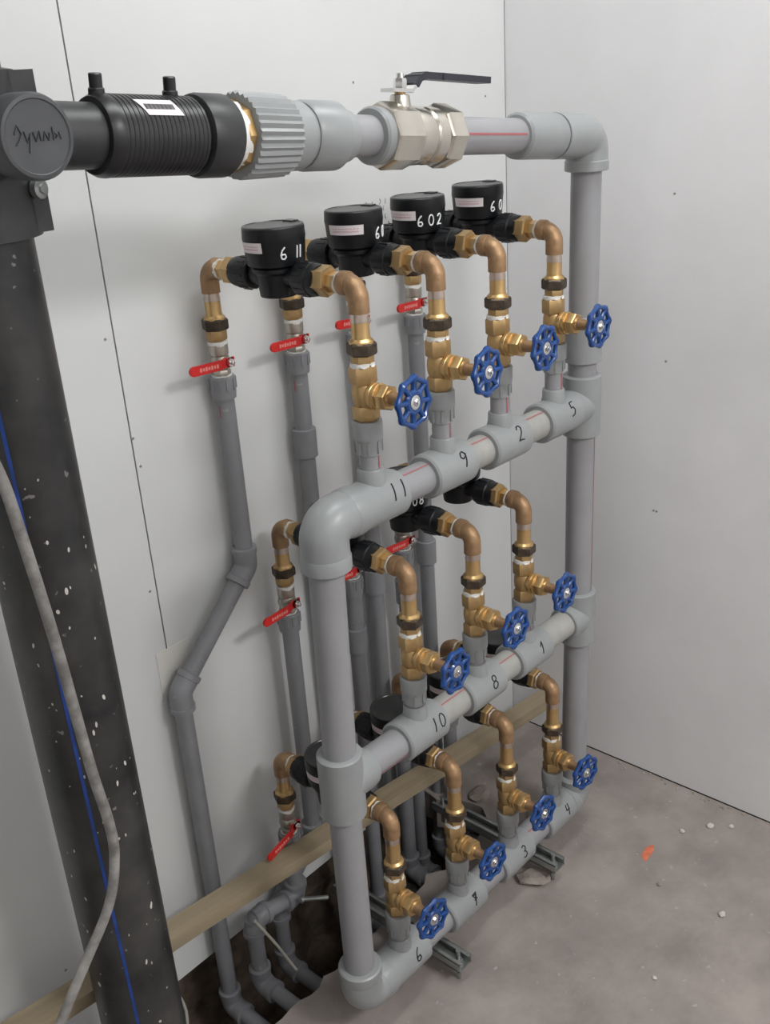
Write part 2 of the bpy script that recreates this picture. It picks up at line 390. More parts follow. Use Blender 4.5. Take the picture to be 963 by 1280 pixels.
# ------------------------------------------------------------------ gate valves
def tape_ring(z0, z1, r, axis=(0, 0, 1), o=(0, 0, 0)):
    mb = MB(); a, u, v = basis(axis); o = Vector(o); seg = 22; b = 0
    for j in range(4):
        t = j/3
        for k in range(seg):
            an = 2*PI*k/seg; rr = r*(1+random.uniform(-.03, .06)); hh = z0+(z1-z0)*t + (random.uniform(-.0012, .0012) if j in (0, 3) else 0)
            mb.v.append(o+a*hh+(u*math.cos(an)+v*math.sin(an))*rr)
    for j in range(3):
        for k in range(seg): mb.f.append((j*seg+k, j*seg+(k+1) % seg, (j+1)*seg+(k+1) % seg, (j+1)*seg+k))
    mb.f.append(tuple(range(seg-1, -1, -1))); mb.f.append(tuple(range(3*seg, 4*seg))); return mb
def gate_valve():
    root = empty('gate_valve', (0, 0, 0), '', 'gate valve', 'blue-wheeled gate valves on the header pipes')
    mb = MB(); mb.hexa(0, .021, .0190, twist=.25)
    mb.lathe([(.018, .0135), (.022, .0155), (.028, .0172), (.036, .0178), (.044, .0172), (.050, .0155), (.054, .0135)], seg=28)
    mb.hexa(.051, .076, .0192, twist=.25)
    mb.lathe([(0, .0145), (.021, .0140)], (0, 0, .036), (0, -1, 0), 24)
    mb.build('body', 'brass', root)
    bn = MB(); c = (0, 0, .036)
    bn.lathe([(.016, .0165), (.017, .0185), (.0215, .0185), (.0225, .0170), (.024, .0185), (.0285, .0182), (.0295, .016)], c, (0, -1, 0), 24)
    bn.hexa(.029, .046, .0185, c, (0, -1, 0), twist=.2); bn.lathe([(.044, .0120), (.049, .0105)], c, (0, -1, 0), 20)
    bn.build('bonnet', 'brass_l', root)
    MB().lathe([(.047, .0098), (.060, .0088), (.066, .0082), (.0665, .0064), (.086, .0056)], c, (0, -1, 0), 18).build('stem', 'bronze', root)
    tape_ring(.0755, .0805, .0168).build('thread_tape', 'tape', root)
    # wheel in the local XZ plane, outside facing -Y
    wh = MB(); RV = .0318; n8 = 8; pts = []; rad = []
    for q in range(n8):
        a0 = 2*PI*q/n8; a1 = 2*PI*(q+1)/n8
        A = Vector((math.cos(a0), 0, math.sin(a0)))*RV; B = Vector((math.cos(a1), 0, math.sin(a1)))*RV
        for t in (0, .14, .32, .5, .68, .86):
            p = A.lerp(B, t); p *= 1.03-(.012 if t == 0 else 0)
            pts.append(p); rad.append(.0052 if t == 0 else .0048 if t in (.14, .86) else .0036)
    wh.tube(pts, rad, 10, closed=True)
    for q in range(n8):
        a0 = 2*PI*q/n8; dv = Vector((math.cos(a0), 0, math.sin(a0)))
        wh.tube([dv*.012, dv*.019, dv*.026, dv*.033], [.0050, .0040, .0038, .0052], 8)
    wh.lathe([(-.0045, .0085), (-.0045, .0150), (-.002, .0175), (.002, .0175), (.0045, .0150), (.0045, .0112), (.0030, .0100)], (0, 0, 0), (0, -1, 0), 24)
    wheel = wh.build('handwheel', 'blue', root, loc=(0, -.085, .036))
    nu = MB(); nu.lathe([(.0028, .0098), (.0040, .0098), (.0044, .0088)], (0, 0, 0), (0, -1, 0), 20); nu.hexa(.004, .0075, .0052, (0, 0, 0), (0, -1, 0)); nu.lathe([(.007, .0030), (.0095, .0026), (.010, .0015)], (0, 0, 0), (0, -1, 0), 12)
    nu.build('wheel_nut', 'chrome', wheel)
    return root
gv = gate_valve(); first = True
WX = [[-.802, -.640, -.493, -.338], [-.737, -.578, -.430], [-.820, -.654, -.496, -.348]]
ROWN = ['top header', 'middle header', 'bottom header']
for k in range(3):
    for i, tx in enumerate(TX[k]):
        dx = WX[k][i]-tx; rz = math.atan2(dx, .085); loc = (tx, D, VZ[k]-.036)
        if first: o = gv; o.location = loc; o.rotation_euler = (0, 0, rz); first = False
        else: o = dup(gv, loc, (0, 0, rz))
        o.rotation_euler.x = -.02 if k < 2 else -.03
        o['label'] = 'brass gate valve with blue handwheel above the tee marked %s on the %s' % (NUMT[k][i], ROWN[k])
        for ch in o.children:
            if ch.name.startswith('handwheel'): ch.rotation_euler = (0, random.uniform(0, PI/4), 0)

# ------------------------------------------------------------------ union elbows (meter to valve, and meter to drop pipe)
YE = [-.028, -.047, -.068]; ARM = [(-D+y)/2 for y in YE]; YC = [(D+y)/2 for y in YE]
def union_elbow(name, k, h, front):
    """origin on the column axis at the seat; meter lies towards +Y; h = height of the horizontal axis above origin"""
    root = empty(name, (0, 0, 0), '', 'pipe elbow', None)
    b = -.040                       # offsets below were measured from the valve centre
    mb = MB(); mb.hexa(.038+b, .058+b, .0160, twist=.4); mb.build('neck', 'brass', root)
    MB().hexa(.055+b, .0725+b, .0208, twist=.1).build('union_nut', 'darknut', root)
    mb = MB(); mb.lathe([(.070+b, .0175), (.0742+b, .0168), (.0775+b, .0130), (.080+b, .0124), (h-.048, .0122)], seg=24); mb.build('tailpiece', 'brass_l', root)
    mb = MB(); mb.lathe([(h-.050, .0120), (h-.046, .0128), (h-.040, .0118), (h-.036, .0128), (h-.033, .0120)], seg=22); mb.build('solder_joint', 'solder', root)
    el = MB(); pts = elbow_path((0, 0, h), (0, 0, -1), (0, 1, 0), .037, .028, .019, 12)
    el.tube(pts, [.0142]*12+[.0144]*2+[.0146], 24); el.lathe([(.014, .0150), (.016, .0162), (.027, .0162), (.029, .0150)], (0, 0, h), (0, 1, 0), 24)
    el.build('elbow', 'bronze', root)
    a = ARM[k]; n0 = a-(.104 if k == 0 else .098)
    tape_ring(.0275, .0315, .0150, (0, 1, 0), (0, 0, h)).build('thread_tape', 'tape', root)
    mb = MB(); mb.hexa(.029, n0+.006, .0142, (0, 0, h), (0, 1, 0), twist=.3); mb.build('tail', 'brass_l', root)
    MB().hexa(n0, a-.081, .0212, (0, 0, h), (0, 1, 0), twist=.26).build('hex_nut', 'brass', root)
    return root
ORD = ['first', 'second', 'third', 'fourth']
AX = [VZ[k]+AXH[k] for k in range(3)]
for k in range(3):
    pf = union_elbow('union_elbow', k, AXH[k]-.040, True); pr_ = union_elbow('union_elbow', k, .148-.040, False)
    for i, tx in enumerate(TX[k]):
        o = pf if i == 0 else dup(pf, (0, 0, 0)); o.location = (tx, D, VZ[k]+.040)
        o['label'] = 'brass union elbow between meter and gate valve of tee %s, %s' % (NUMT[k][i], ROWN[k]); o['group'] = 'front union elbows'
        o = pr_ if i == 0 else dup(pr_, (0, 0, 0)); o.location = (tx, YE[k], AX[k]-.108); o.rotation_euler = (0, 0, PI)
        o['label'] = 'wall-side brass union elbow behind the meter feeding tee %s, %s' % (NUMT[k][i], ROWN[k]); o['group'] = 'wall-side union elbows'

# ------------------------------------------------------------------ water meters
def water_meter():
    root = empty('water_meter', (0, 0, 0), '', 'water meter', 'black water meters')
    b = MB(); b.lathe([(-.028, .022), (-.0265, .0265), (-.006, .0285), (.004, .0300), (.008, .0345), (.013, .0345), (.0155, .0320), (.019, .0320)], seg=36)
    b.lathe([(-.068, .0145), (.068, .0165)], (0, 0, 0), (0, 1, 0), 22); b.build('body', 'meter', root)
    for s in (-1, 1):
        nb = MB(); nb.lathe([(.044, .018), (.046, .0215), (.052, .0232), (.072, .0232), (.0735, .0218), (.081, .0218), (.086, .0205)], (0, 0, 0), (0, s, 0), 28)
        for q in range(14):
            an = 2*PI*q/14; nb.box((.0225*math.cos(an), s*.0595, .0229*math.sin(an)), (.0025, .016, .003), Euler((0, -an, 0)))
        nb.build('coupling_nut', 'meter', root)
    h = MB(); h.lathe([(.016, .0335), (.017, .0395), (.021, .0408), (.051, .0432), (.0525, .0438), (.0675, .0430), (.0685, .0422)], seg=40); h.build('head', 'meter', root)
    l = MB(); l.lathe([(.0675, .0422), (.0695, .0420), (.0702, .0385), (.0690, .0375), (.0692, .002)], seg=40); l.box((.034, 0, .0695), (.012, .02, .003)); l.build('lid', 'meter_lid_sheen', root)
    return root
def head_r(z): return .0408+(z-.021)/.030*.0024 if z < .051 else .0438
def on_head(az, z, off=.0006):
    r = head_r(z)+off; return Vector((math.cos(az)*r, math.sin(az)*r, z))
wm = water_meter(); first = True
# sticker start/end and digit angles, degrees clockwise-to-right of the direction that faces the viewer
MI = [[(-78, -24, [('6', 15), ('1', 44), ('1', 53)], 0), (-56, 18, [('6', 52), ('0', 76)], 0), (-76, -5, [('6', 4), ('0', 28), ('2', 50)], 0), (-58, 12, [('6', 36), ('0', 62)], 0)],
      [(-60, 0, [], 0), (-70, -10, [('6', 2), ('0', 24), ('8', 42)], 0), (-74, -20, [('6', -4), ('0', 18), ('1', 40)], 0)],
      [(-72, 6, [], 0), (-72, -2, [], 0), (-60, 0, [], 0), (-60, 0, [], 0)]]
MLAB = [['black water meter hand-numbered 611 with a pale sticker, nearest on the top row', 'black water meter with centred pale sticker, second on the top row', 'black water meter hand-numbered 602 on the top row', 'black water meter nearest the right wall on the top row'],
        ['black water meter mostly hidden behind the top corner elbow of the front upright', 'black water meter below the header, hand-numbered 608', 'black water meter numbered 601, beneath the tee marked 9'],
        ['black water meter half hidden by the front upright near the floor', 'black water meter with round black lid behind the header left of tee 10', 'black water meter behind the gate valve of tee 10, bottom row', 'black water meter seen between tees 8 and 1, bottom row']]
MET = []
for k in range(3):
    for i, tx in enumerate(TX[k]):
        loc = (tx, YC[k], AX[k])
        if first: o = wm; o.location = loc; first = False
        else: o = dup(wm, loc)
        MET.append(o)
MET = iter(MET)
for k in range(3):
    for i, tx in enumerate(TX[k]):
        o = next(MET)
        o['label'] = MLAB[k][i]
        s0, s1, dg, _ = MI[k][i]
        az0 = math.atan2(-1.2521-YC[k], -1.7668-tx)
        A = lambda d: az0 + math.radians(d)
        zb, zt = (.037, .051) if k < 2 else (.036, .048)
        mb = MB(); mb.strip([[on_head(A(s0+(s1-s0)*q/10), zz) for zz in (zb, zt)] for q in range(11)])
        stk = mb.build('sticker', 'sticker', o, smooth=0.9)
        mb = MB()
        for q in range(2):
            zz = zb+.009-q*.004
            mb.strip([[on_head(A(s0+(s1-s0)*(.14+.72*t/8)), zz+e, .001) for e in (-.0009, .0009)] for t in range(9)])
        mb.build('print_lines', 'pinkprint', stk, smooth=0)
        if dg:
            mb = MB(); hh = .0175 if k == 0 else .015
            for g, an in dg:
                for st in GL[g]:
                    mb.tube([on_head(A(an)+(p[0]-.3)*hh/.043, .027+p[1]*hh, .0005) for p in resample(st)], .0011, 6)
            mb.build('painted_number', 'whitepen', o)

# ------------------------------------------------------------------ ball valves with red levers
def ball_valve():
    root = empty('ball_valve', (0, 0, 0), '', 'ball valve', 'ball valves with red levers on the drop pipes')
    b = MB(); b.hexa(0, .011, .0152, n=8); b.lathe([(.010, .0125), (.015, .0150), (.022, .0165), (.029, .0150), (.033, .0128)], seg=26)
    b.lathe([(.031, .0128), (.034, .0150), (.050, .0152), (.051, .0140)], seg=26); b.lathe([(0, .0075), (.019, .0068), (.0215, .0050)], (0, 0, .024), (0, -1, 0), 18)
    b.build('body', 'nickel_d', root)
    tape_ring(.049, .0545, .0150).build('thread_tape', 'tape', root); tape_ring(-.003, .0015, .0155).build('thread_tape', 'tape', root)
    lv = MB(); y = -.0225; pts = [(.008, y), (-.010, y), (-.020, y-.006), (-.076, y-.009)]
    for (xa, ya), (xb, yb), hw in zip(pts, pts[1:], (.0075, .0068, .0074)):
        L = math.hypot(xb-xa, yb-ya); an = math.atan2(yb-ya, xb-xa)
        lv.box(((xa+xb)/2, (ya+yb)/2, 0), (L+.002, .0034, hw*2), Euler((0, 0, an)))
    lv.lathe([(-.0019, .0074), (.0019, .0074)], (-.076, y-.009, 0), (0, 1, 0), 16)
    lever = lv.build('lever', 'red', root, loc=(0, 0, .024))
    tx_ = MB()
    for q in range(7): tx_.box((-.030-q*.0055, y-.0088-.0002*q, 0), (.0038, .0006, .0045 if q % 2 else .006))
    tx_.build('embossed_print', 'redtext', lever, smooth=0)
    nt_ = MB(); nt_.hexa(.0235, .029, .0068, (0, 0, .024), (0, -1, 0)); nt_.lathe([(.028, .0035), (.033, .0033), (.0335, .002)], (0, 0, .024), (0, -1, 0), 12); nt_.lathe([(.0225, .0085), (.0242, .0085)], (0, 0, .024), (0, -1, 0), 16)
    nt_.build('stem_nut', 'chrome', root)
    return root
bv = ball_valve(); first = True
BT = [[(.0, .06), (-.008, .05), (.004, .1), (-.004, .05)], [(-.004, .0), (.0, .1), (.006, .12)], [(-.004, -.22), (0, -.25), (0, -.2), (0, 0)]]
for k in range(3):
    for i, tx in enumerate(TX[k]):
        loc = (tx, YE[k], AX[k]-.165+BT[k][i][0]*0)
        if first: o = bv; o.location = loc; first = False
        else: o = dup(bv, loc)
        o['label'] = 'ball valve with red lever on the wall pipe whose meter feeds tee %s, %s' % (NUMT[k][i], ROWN[k])
        for ch in o.children:
            if ch.name.startswith('lever'): ch.rotation_euler = (0, BT[k][i][1], 0)

# ------------------------------------------------------------------ drop pipes on the wall
RD = .0150; RS = .0198
def drop_pipe(k, i):
    tx = TX[k][i]; y = YE[k]; zt = AX[k]-.165
    root = empty('drop_pipe', (tx, y, -.10), 'grey plastic pipe running down the wall from the meter of tee %s, %s' % (NUMT[k][i], ROWN[k]), 'pipe', 'grey drop pipes on the wall')
    base = Vector(root.location)
    def pt(mb, name, m='grey_drop', par=None, **kw):
        for q, v in enumerate(mb.v): mb.v[q] = Vector(v)-base
        return mb.build(name, m, par or root, **kw)
    ad = MB(); ad.lathe([(-.036, RS-.003), (-.0355, RS-.001), (-.022, RS), (-.002, RS+.0006), (0, RS-.001)], (tx, y, zt), (0, 0, 1), 26)
    for q in range(10):
        an = 2*PI*q/10; ad.box((tx+RS*math.cos(an), y+RS*math.sin(an), zt-.012), (.003, .0045, .018), Euler((0, 0, an)))
    pt(ad, 'threaded_adapter', 'grey_drop')
    # path of the run; the foot turns under the slab
    zf = {0: -.17, 1: -.15, 2: -.10}[k]; yf = -.42
    P = [Vector((tx, y, zt-.02))]
    if (k, i) == (0, 0): P += [Vector((tx, y, .765)), Vector((-.972, y, .603)), Vector((-.972, y, -.10))]; zf = -.10
    elif (k, i) == (2, 0): P += [Vector((tx, y, .075)), Vector((-.925, y, .102)), Vector((-.925, y, -.055))]; zf = -.055
    elif (k, i) == (1, 0): P += [Vector((tx, y, .155)), Vector((-.828, -.024, .035)), Vector((-.828, -.024, -.12))]; zf = -.12
    else: P += [Vector((tx, y, zf))]
    P.append(Vector((P[-1].x, yf, zf)))
    for a, b in zip(P, P[1:]):
        pt(MB().lathe([(0, RD), ((b-a).length, RD)], a, b-a, 22), 'pipe')
    for j in range(1, len(P)-1):
        d1 = (P[j-1]-P[j]).normalized(); d2 = (P[j+1]-P[j]).normalized()
        last = j == len(P)-2; l = .040 if last else .034
        mb = MB(); mb.tube(elbow_path(P[j], d1, d2, l, l, .020, 8), RS-.0006, 22)
        for dd in (d1, d2): mb.lathe([(l-.010, RS-.001), (l-.009, RS+.0012), (l, RS+.0012), (l+.0012, RS-.001)], P[j], dd, 22)
        pt(mb, 'elbow', 'grey_drop')
    cz = {(0, 1): .935, (0, 2): .605, (0, 3): .605, (1, 1): .52, (1, 2): .56}.get((k, i))
    if cz: pt(MB().lathe(socket(.052, RS+.0004, .003), (tx, y, cz-.026), (0, 0, 1), 24), 'coupling', 'grey_drop')
    if k == 0 and i < 2:
        mb = MB(); an = 2.9; r = RD+.0006
        mb.strip([[Vector((tx+r*math.cos(an+s*.07), y-r*abs(math.sin(an+s*.07)), zz)) for s in (-1, 1)] for zz in (zt-.045, zt-.065)])
        pt(mb, 'red_stripe', 'redline', smooth=0)
    return root
for k in range(3):
    for i in range(len(TX[k])): drop_pipe(k, i)

# ------------------------------------------------------------------ supply line along the top
sd = Vector((-1, 0, .083)).normalized()
def SL(X): return TOPE + sd*((TOPE.x-X)/(-sd.x)*1.0) if False else TOPE + sd*((TOPE.x-X)/abs(sd.x))
def along(mb, xs, m_seg=36):
    """lathe on the line axis from (X, radius) pairs, X decreasing to the left"""
    o = SL(xs[0][0]); prof = [((SL(x_)-o).length*(1 if x_ <= xs[0][0] else -1), r) for x_, r in xs]
    return mb.lathe(prof, o, sd, m_seg, ref=(0, 0, 1))
def thing(name, X, label, cat):
    e = empty(name, SL(X), label, cat); return e
def pl(mb, name, m, root, par=None, **kw):
    for q, v in enumerate(mb.v): mb.v[q] = Vector(v)-Vector(root.location)
    return mb.build(name, m, par or root, **kw)
RT = .0250
t = thing('supply_pipe', -.35, 'grey plastic supply pipe with red line and elbow above the rear upright', 'pipe')
pp = pl(along(MB(), [(-.36, RT), (-.64, RT)]), 'pipe', 'grey', t)
mb = MB(); r = RT+.0006
mb.strip([[SL(x_)+Vector((0, -math.cos(.1+s*.05), math.sin(.1+s*.05)))*r for s in (-1, 1)] for x_ in (-.45, -.60)]); pl(mb, 'red_stripe', 'redline', t, pp, smooth=0)
mb = MB(); mb.tube(elbow_path(TOPE, (0, 0, -1), sd, .052, .100, .027), RF, 32); mb.lathe([(.036, RF), (.038, RF+.0014), (.052, RF+.0014), (.053, RF)], TOPE, (0, 0, -1), 32); pl(mb, 'elbow', 'grey_fit', t)
pl(along(MB(), [(-.344, RF-.002), (-.347, RF-.0005), (-.43, RF-.001), (-.441, RF-.0015), (-.444, RF-.005), (-.4442, RT)]), 'socket', 'grey_fit', t)
# main ball valve
t = thing('ball_valve', -.70, 'large nickel ball valve with long dark lever on the top supply pipe', 'ball valve')
b = MB(); along(b, [(-.695, .0385), (-.699, .0415), (-.742, .0415), (-.748, .0395), (-.7485, .034)], 8)
along(b, [(-.648, .027), (-.655, .033), (-.672, .0365), (-.69, .037), (-.705, .035)], 32); along(b, [(-.606, .0380), (-.610, .0415), (-.636, .0415), (-.641, .0380)], 8)
along(b, [(-.641, .034), (-.643, .0368), (-.662, .0368), (-.666, .034)], 32)
up = Vector((.083, 0, 1)).normalized(); vc = SL(-.704)
b.lathe([(.028, .018), (.038, .0140), (.049, .0125), (.050, .0105)], vc, up, 22); pl(b, 'body', 'nickel', t)
pl(along(MB(), [(-.745, .0352), (-.760, .0352), (-.763, .0325), (-.7635, RT)], 32), 'grey_insert', 'grey_fit', t)
pl(along(MB(), [(-.600, .0335), (-.607, .0335)], 32), 'grey_insert', 'grey_fit', t)
b = MB(); b.lathe([(.049, .0072), (.055, .0068)], vc, up, 16); pl(b, 'stem', 'brass_l', t)
b = MB(); b.hexa(.0565, .069, .0088, vc, up); b.lathe([(.068, .0055), (.075, .0050)], vc, up, 12); b.lathe([(.0535, .0110), (.0568, .0110)], vc, up, 18); pl(b, 'stem_nut', 'chrome', t)
# lever: steel plate rising to a flat sleeved handle pointing right and slightly into the room
ld = Vector((1, -.04, -.085)).normalized(); sdv = ld.cross(Vector((0, 0, 1))).normalized()
lp = [vc+up*.0545-ld*.022, vc+up*.0545+ld*.012, vc+up*.058+ld*.016, vc+up*.070+ld*.026, vc+up*.0735+ld*.038, vc+up*.0735+ld*.07, vc+up*.0725+ld*.167]
def plate(mb, pts, wd, th):
    for a, b_ in zip(pts, pts[1:]):
        d = (b_-a); L = d.length; d.normalize(); nn = sdv.cross(d).normalized(); M3 = Matrix((d, sdv, nn)).transposed()
        mb.box((a+b_)/2, (L+th*.6, wd, th), M3.to_euler())
    return mb
lv = pl(plate(MB(), lp[:4], .024, .0045), 'lever_plate', 'chrome', t)
sl = MB(); b0 = lp[2].lerp(lp[3], .45)
plate(sl, [b0]+lp[3:], .0265, .0085); pl(sl, 'lever_sleeve', 'lever_b', t)
# reducer and pipe between the union and the valve
t = thing('pipe_reducer', -.80, 'grey stepped pipe reducer between ribbed union and nickel valve', 'pipe fitting')
pl(along(MB(), [(-.752, RT), (-.815, RT)]), 'pipe', 'grey', t)
pl(along(MB(), [(-.808, RT+.001), (-.810, .0310), (-.826, .0335), (-.832, .0400), (-.880, .0400), (-.884, .0375)]), 'reducer', 'grey_fit', t)
# ribbed union
t = thing('pipe_union', -.95, 'ribbed grey plastic pipe union with brass thread and white tape', 'pipe union')
pl(along(MB(), [(-.876, .0355), (-.889, .0355), (-.891, .0388), (-.920, .0388), (-.925, .041)]), 'collar', 'grey_fit', t)
u = MB(); NR = 34; prof = [(-.914, .0420), (-.918, .0450), (-.978, .0468), (-.982, .0458)]; a_, u_, v_ = basis(sd, (0, 0, 1)); rings = []
for x_, r in prof:
    ring = []
    for q in range(NR*2):
        an = 2*PI*q/(NR*2); rr = r-(.0028 if q % 2 else 0); ring.append(len(u.v)); u.v.append(SL(x_)+(u_*math.cos(an)+v_*math.sin(an))*rr)
    rings.append(ring)
for A, B in zip(rings, rings[1:]):
    for q in range(NR*2): u.f.append((A[q], A[(q+1) % (NR*2)], B[(q+1) % (NR*2)], B[q]))
u.f.append(tuple(reversed(rings[0]))); u.f.append(tuple(rings[-1])); pl(u, 'ribbed_nut', 'grey_fit', t, smooth=.3)
pl(along(MB(), [(-.978, .038), (-.986, .038), (-.990, .0365)], 8), 'brass_hex', 'brass_l', t)
pl(along(MB(), [(-.980, .032), (-1.006, .032)], 26), 'brass_thread', 'brass_l', t)
tr = tape_ring(0, .013, .0345, sd, SL(-.986)); pl(tr, 'thread_tape', 'tape', t)
# black coupler
t = thing('pipe_coupler', -1.10, 'black ribbed welding coupler with two terminal posts and barcode sticker', 'pipe coupler')
pl(along(MB(), [(-.998, .034), (-1.000, .0405), (-1.005, .0432), (-1.036, .0432), (-1.041, .0415), (-1.043, .035)]), 'collar', 'hdpe_f', t)
prof = [(-1.030, .0345), (-1.043, .0350), (-1.046, .0382)]; x_ = -1.048
while x_ > -1.150: prof += [(x_, .0396), (x_-.0028, .0396), (x_-.0034, .0390), (x_-.0050, .0390)]; x_ -= .0056
prof += [(-1.152, .0400), (-1.158, .0396), (-1.164, .0365), (-1.165, .032)]
slv = pl(along(MB(), prof), 'sleeve', 'hdpe_s', t, smooth=.5)
for X_ in (-1.062, -1.150):
    b = MB(); b.lathe([(.034, .0085), (.044, .0080), (.045, .0066), (.057, .0066), (.058, .0056)], SL(X_)+Vector((0, .006, 0)), (0, -.12, 1), 16); pl(b, 'terminal_post', 'hdpe_s', t)
def lab(x_, fi, off=.0402): return SL(x_)+(Vector((0, -math.cos(fi), math.sin(fi))))*off
st = pl(MB().strip([[lab(x0, f_) for x0 in (-1.122-(f_-.75)*.016, -1.078-(f_-.75)*.012)] for f_ in [.50+.50*q/8 for q in range(9)]]), 'sticker', 'sticker', t, slv, smooth=.9)
b = MB()
for q in range(22):
    xx = -1.118+q*.0016; wv = .0009 if q % 3 else .0013
    b.strip([[lab(x0, f_, .0406) for x0 in (xx, xx+wv)] for f_ in (.66, .75, .83)])
pl(b, 'barcode', 'blackpen', t, slv, smooth=0)
# tapping tee on the riser
RX, RY, RR = -1.232, -.185, .0598
CX, CZ = -1.258, 1.477
t = empty('tapping_saddle', (RX, RY, 1.36), 'black tapping saddle tee with round embossed cap, clamped on the riser', 'pipe saddle')
b = MB(); b.lathe([(1.372, RR+.002), (1.374, RR+.011), (1.536, RR+.011), (1.538, RR+.002)], (RX, RY, 0), (0, 0, 1), 40)
b.box((RX-.007, RY-.012, 1.410), (.140, .085, .066)); b.box((RX-.004, RY-.012, 1.508), (.152, .085, .054)); pl(b, 'clamp', 'hdpe_f', t, smooth=.4)
b = MB(); b.lathe([(0, .036), (.11, .036), (.142, .0345), (.146, .034)], (CX, RY-.045, CZ), (0, -1, 0), 40)
b.lathe([(.030, .042), (.034, .043), (.060, .043), (.064, .040)], (CX, RY-.045, CZ), (0, -1, 0), 40); pl(b, 'body', 'hdpe_f', t)
cp = MB().lathe([(.128, .0350), (.130, .0372), (.158, .0372), (.162, .0352), (.1625, .032), (.1615, .031), (.1615, .001)], (CX, RY-.045, CZ), (0, -1, 0), 44); cpo = pl(cp, 'cap', 'cap', t)
yf = RY-.045-.1622
em = MB()
wav = [[(-.026, .004), (-.022, .012), (-.018, .004), (-.022, -.002), (-.026, -.006)], [(-.015, .006), (-.013, -.004), (-.008, .004), (-.012, -.014)], [(-.005, .005), (-.003, -.004), (.002, .005), (.003, -.004)], [(.006, -.004), (.008, .004), (.012, -.004), (.014, .003)], [(.018, .008), (.018, -.004), (.023, .0), (.019, .003)], [(.025, .003), (.027, -.004)]]
for s_ in wav: em.tube([(CX+p[0]*.85, yf, CZ+p[1]*.9) for p in s_], .0008, 5)
pl(em, 'embossed_mark', 'cap', t, cpo)
b = MB(); along(b, [(-1.14, .0312), (-1.175, .0312), (-1.235, .0318)], 32); pl(b, 'spigot', 'hdpe_f', t)
b = MB(); b.lathe([(0, .0105), (.007, .0105), (.008, .0085)], (-1.182, RY-.056, 1.421), (.35, -1, 0), 18); b.hexa(.006, .010, .0055, (-1.182, RY-.056, 1.421), (.35, -1, 0)); pl(b, 'bolt', 'zinc', t)
# riser
t = empty('riser_pipe', (RX, RY, -.25), 'thick black plastic riser pipe with blue stripe and paint splashes at left', 'pipe')
b = MB(); b.lathe([(-.25, RR), (H-.002, RR)], (RX, RY, 0), (0, 0, 1), 48); pl(b, 'pipe', 'hdpe', t)
def rstrip(ang, z0, z1, wd, mname, name, drift=0.0):
    mb = MB(); r = RR+.0006
    mb.strip([[Vector((RX+r*math.sin(ang+drift*(zz-z0)+s*wd/2/r), RY-r*math.cos(ang+drift*(zz-z0)+s*wd/2/r), zz)) for s in (-1, 1)] for zz in [z0+(z1-z0)*q/12 for q in range(13)]])
    return pl(mb, name, mname, t, smooth=0)
rstrip(-.56, -.2, 1.37, .0045, 'bluestripe', 'blue_stripe', drift=-.10)
b = MB(); rg = random.Random(11)
for q in range(95):
    an = rg.uniform(-1.5, .95); zz = rg.uniform(.05, 1.12)**1.0; sz = rg.choice((.0008, .001, .0012, .0016, .0022)); el = rg.uniform(1, 3.0); tl = rg.uniform(-.5, .5)
    base_ = len(b.v); r = RR+.0005
    for e in range(7):
        t_ = 2*PI*e/7; du = sz*math.cos(t_); dz = sz*el*math.sin(t_); du += dz*tl*.5
        b.v.append(Vector((RX+r*math.sin(an+du/r), RY-r*math.cos(an+du/r), zz+dz)))
    b.f.append(tuple(range(base_, base_+7)))
o = pl(b, 'paint_splashes', 'chip', t, smooth=0); o['kind'] = 'stuff'
# cable hanging in front of the riser
pts = [(-1.352, -.262, 1.36), (-1.325, -.262, 1.25), (-1.300, -.262, 1.147), (-1.292, -.263, 1.08), (-1.280, -.264, .933), (-1.270, -.265, .746), (-1.262, -.265, .66), (-1.264, -.265, .602), (-1.285, -.264, .536), (-1.335, -.262, .470), (-1.384, -.262, .41), (-1.44, -.26, .34), (-1.5, -.27, .22), (-1.55, -.30, .06), (-1.57, -.36, .005)]
def smooth_path(P, n=5):
    P = [Vector(p) for p in P]; out = []
    for i in range(len(P)-1):
        p0, p1, p2, p3 = P[max(i-1, 0)], P[i], P[i+1], P[min(i+2, len(P)-1)]
        for q in range(n):
            s = q/n; out.append(.5*((2*p1)+(p2-p0)*s+(2*p0-5*p1+4*p2-p3)*s*s+(3*p1-p0-3*p2+p3)*s**3))
    out.append(P[-1]); return out
cb = MB().tube(smooth_path(pts), .0068, 12).build('cable', 'cable'); tag(cb, 'dusty grey cable hanging loosely in front of the black riser', 'cable')

# ------------------------------------------------------------------ wooden batten behind the frame
pa, pb = Vector((-1.50, -.098, .283)), Vector((-.012, -.120, .116))
d = pb-pa; L = d.length; ry = -math.atan2(d.z, d.x)
e = empty('wooden_batten', pa, 'long pale wooden batten leaning across the wall pipes', 'batten', rot=(0, ry, math.atan2(d.y, d.x)))
bt = MB(); nseg = 24; W2, T2 = .0215, .0120
for q in range(nseg+1):
    xx = L*q/nseg; jy = rng.uniform(-.0008, .0008); jz = rng.uniform(-.0006, .0006)
    for (yy, zz) in ((-W2, -T2), (W2, -T2), (W2, T2), (-W2, T2)): bt.v.append(Vector((xx, yy+jy, zz+jz)))
for q in range(nseg):
    for c_ in range(4): a0 = 4*q+c_; a1 = 4*q+(c_+1) % 4; bt.f.append((a0, a1, a1+4, a0+4))
bt.f.append((0, 1, 2, 3)); bt.f.append((4*nseg+3, 4*nseg+2, 4*nseg+1, 4*nseg)); bt.build('plank', 'wood', e, smooth=0)

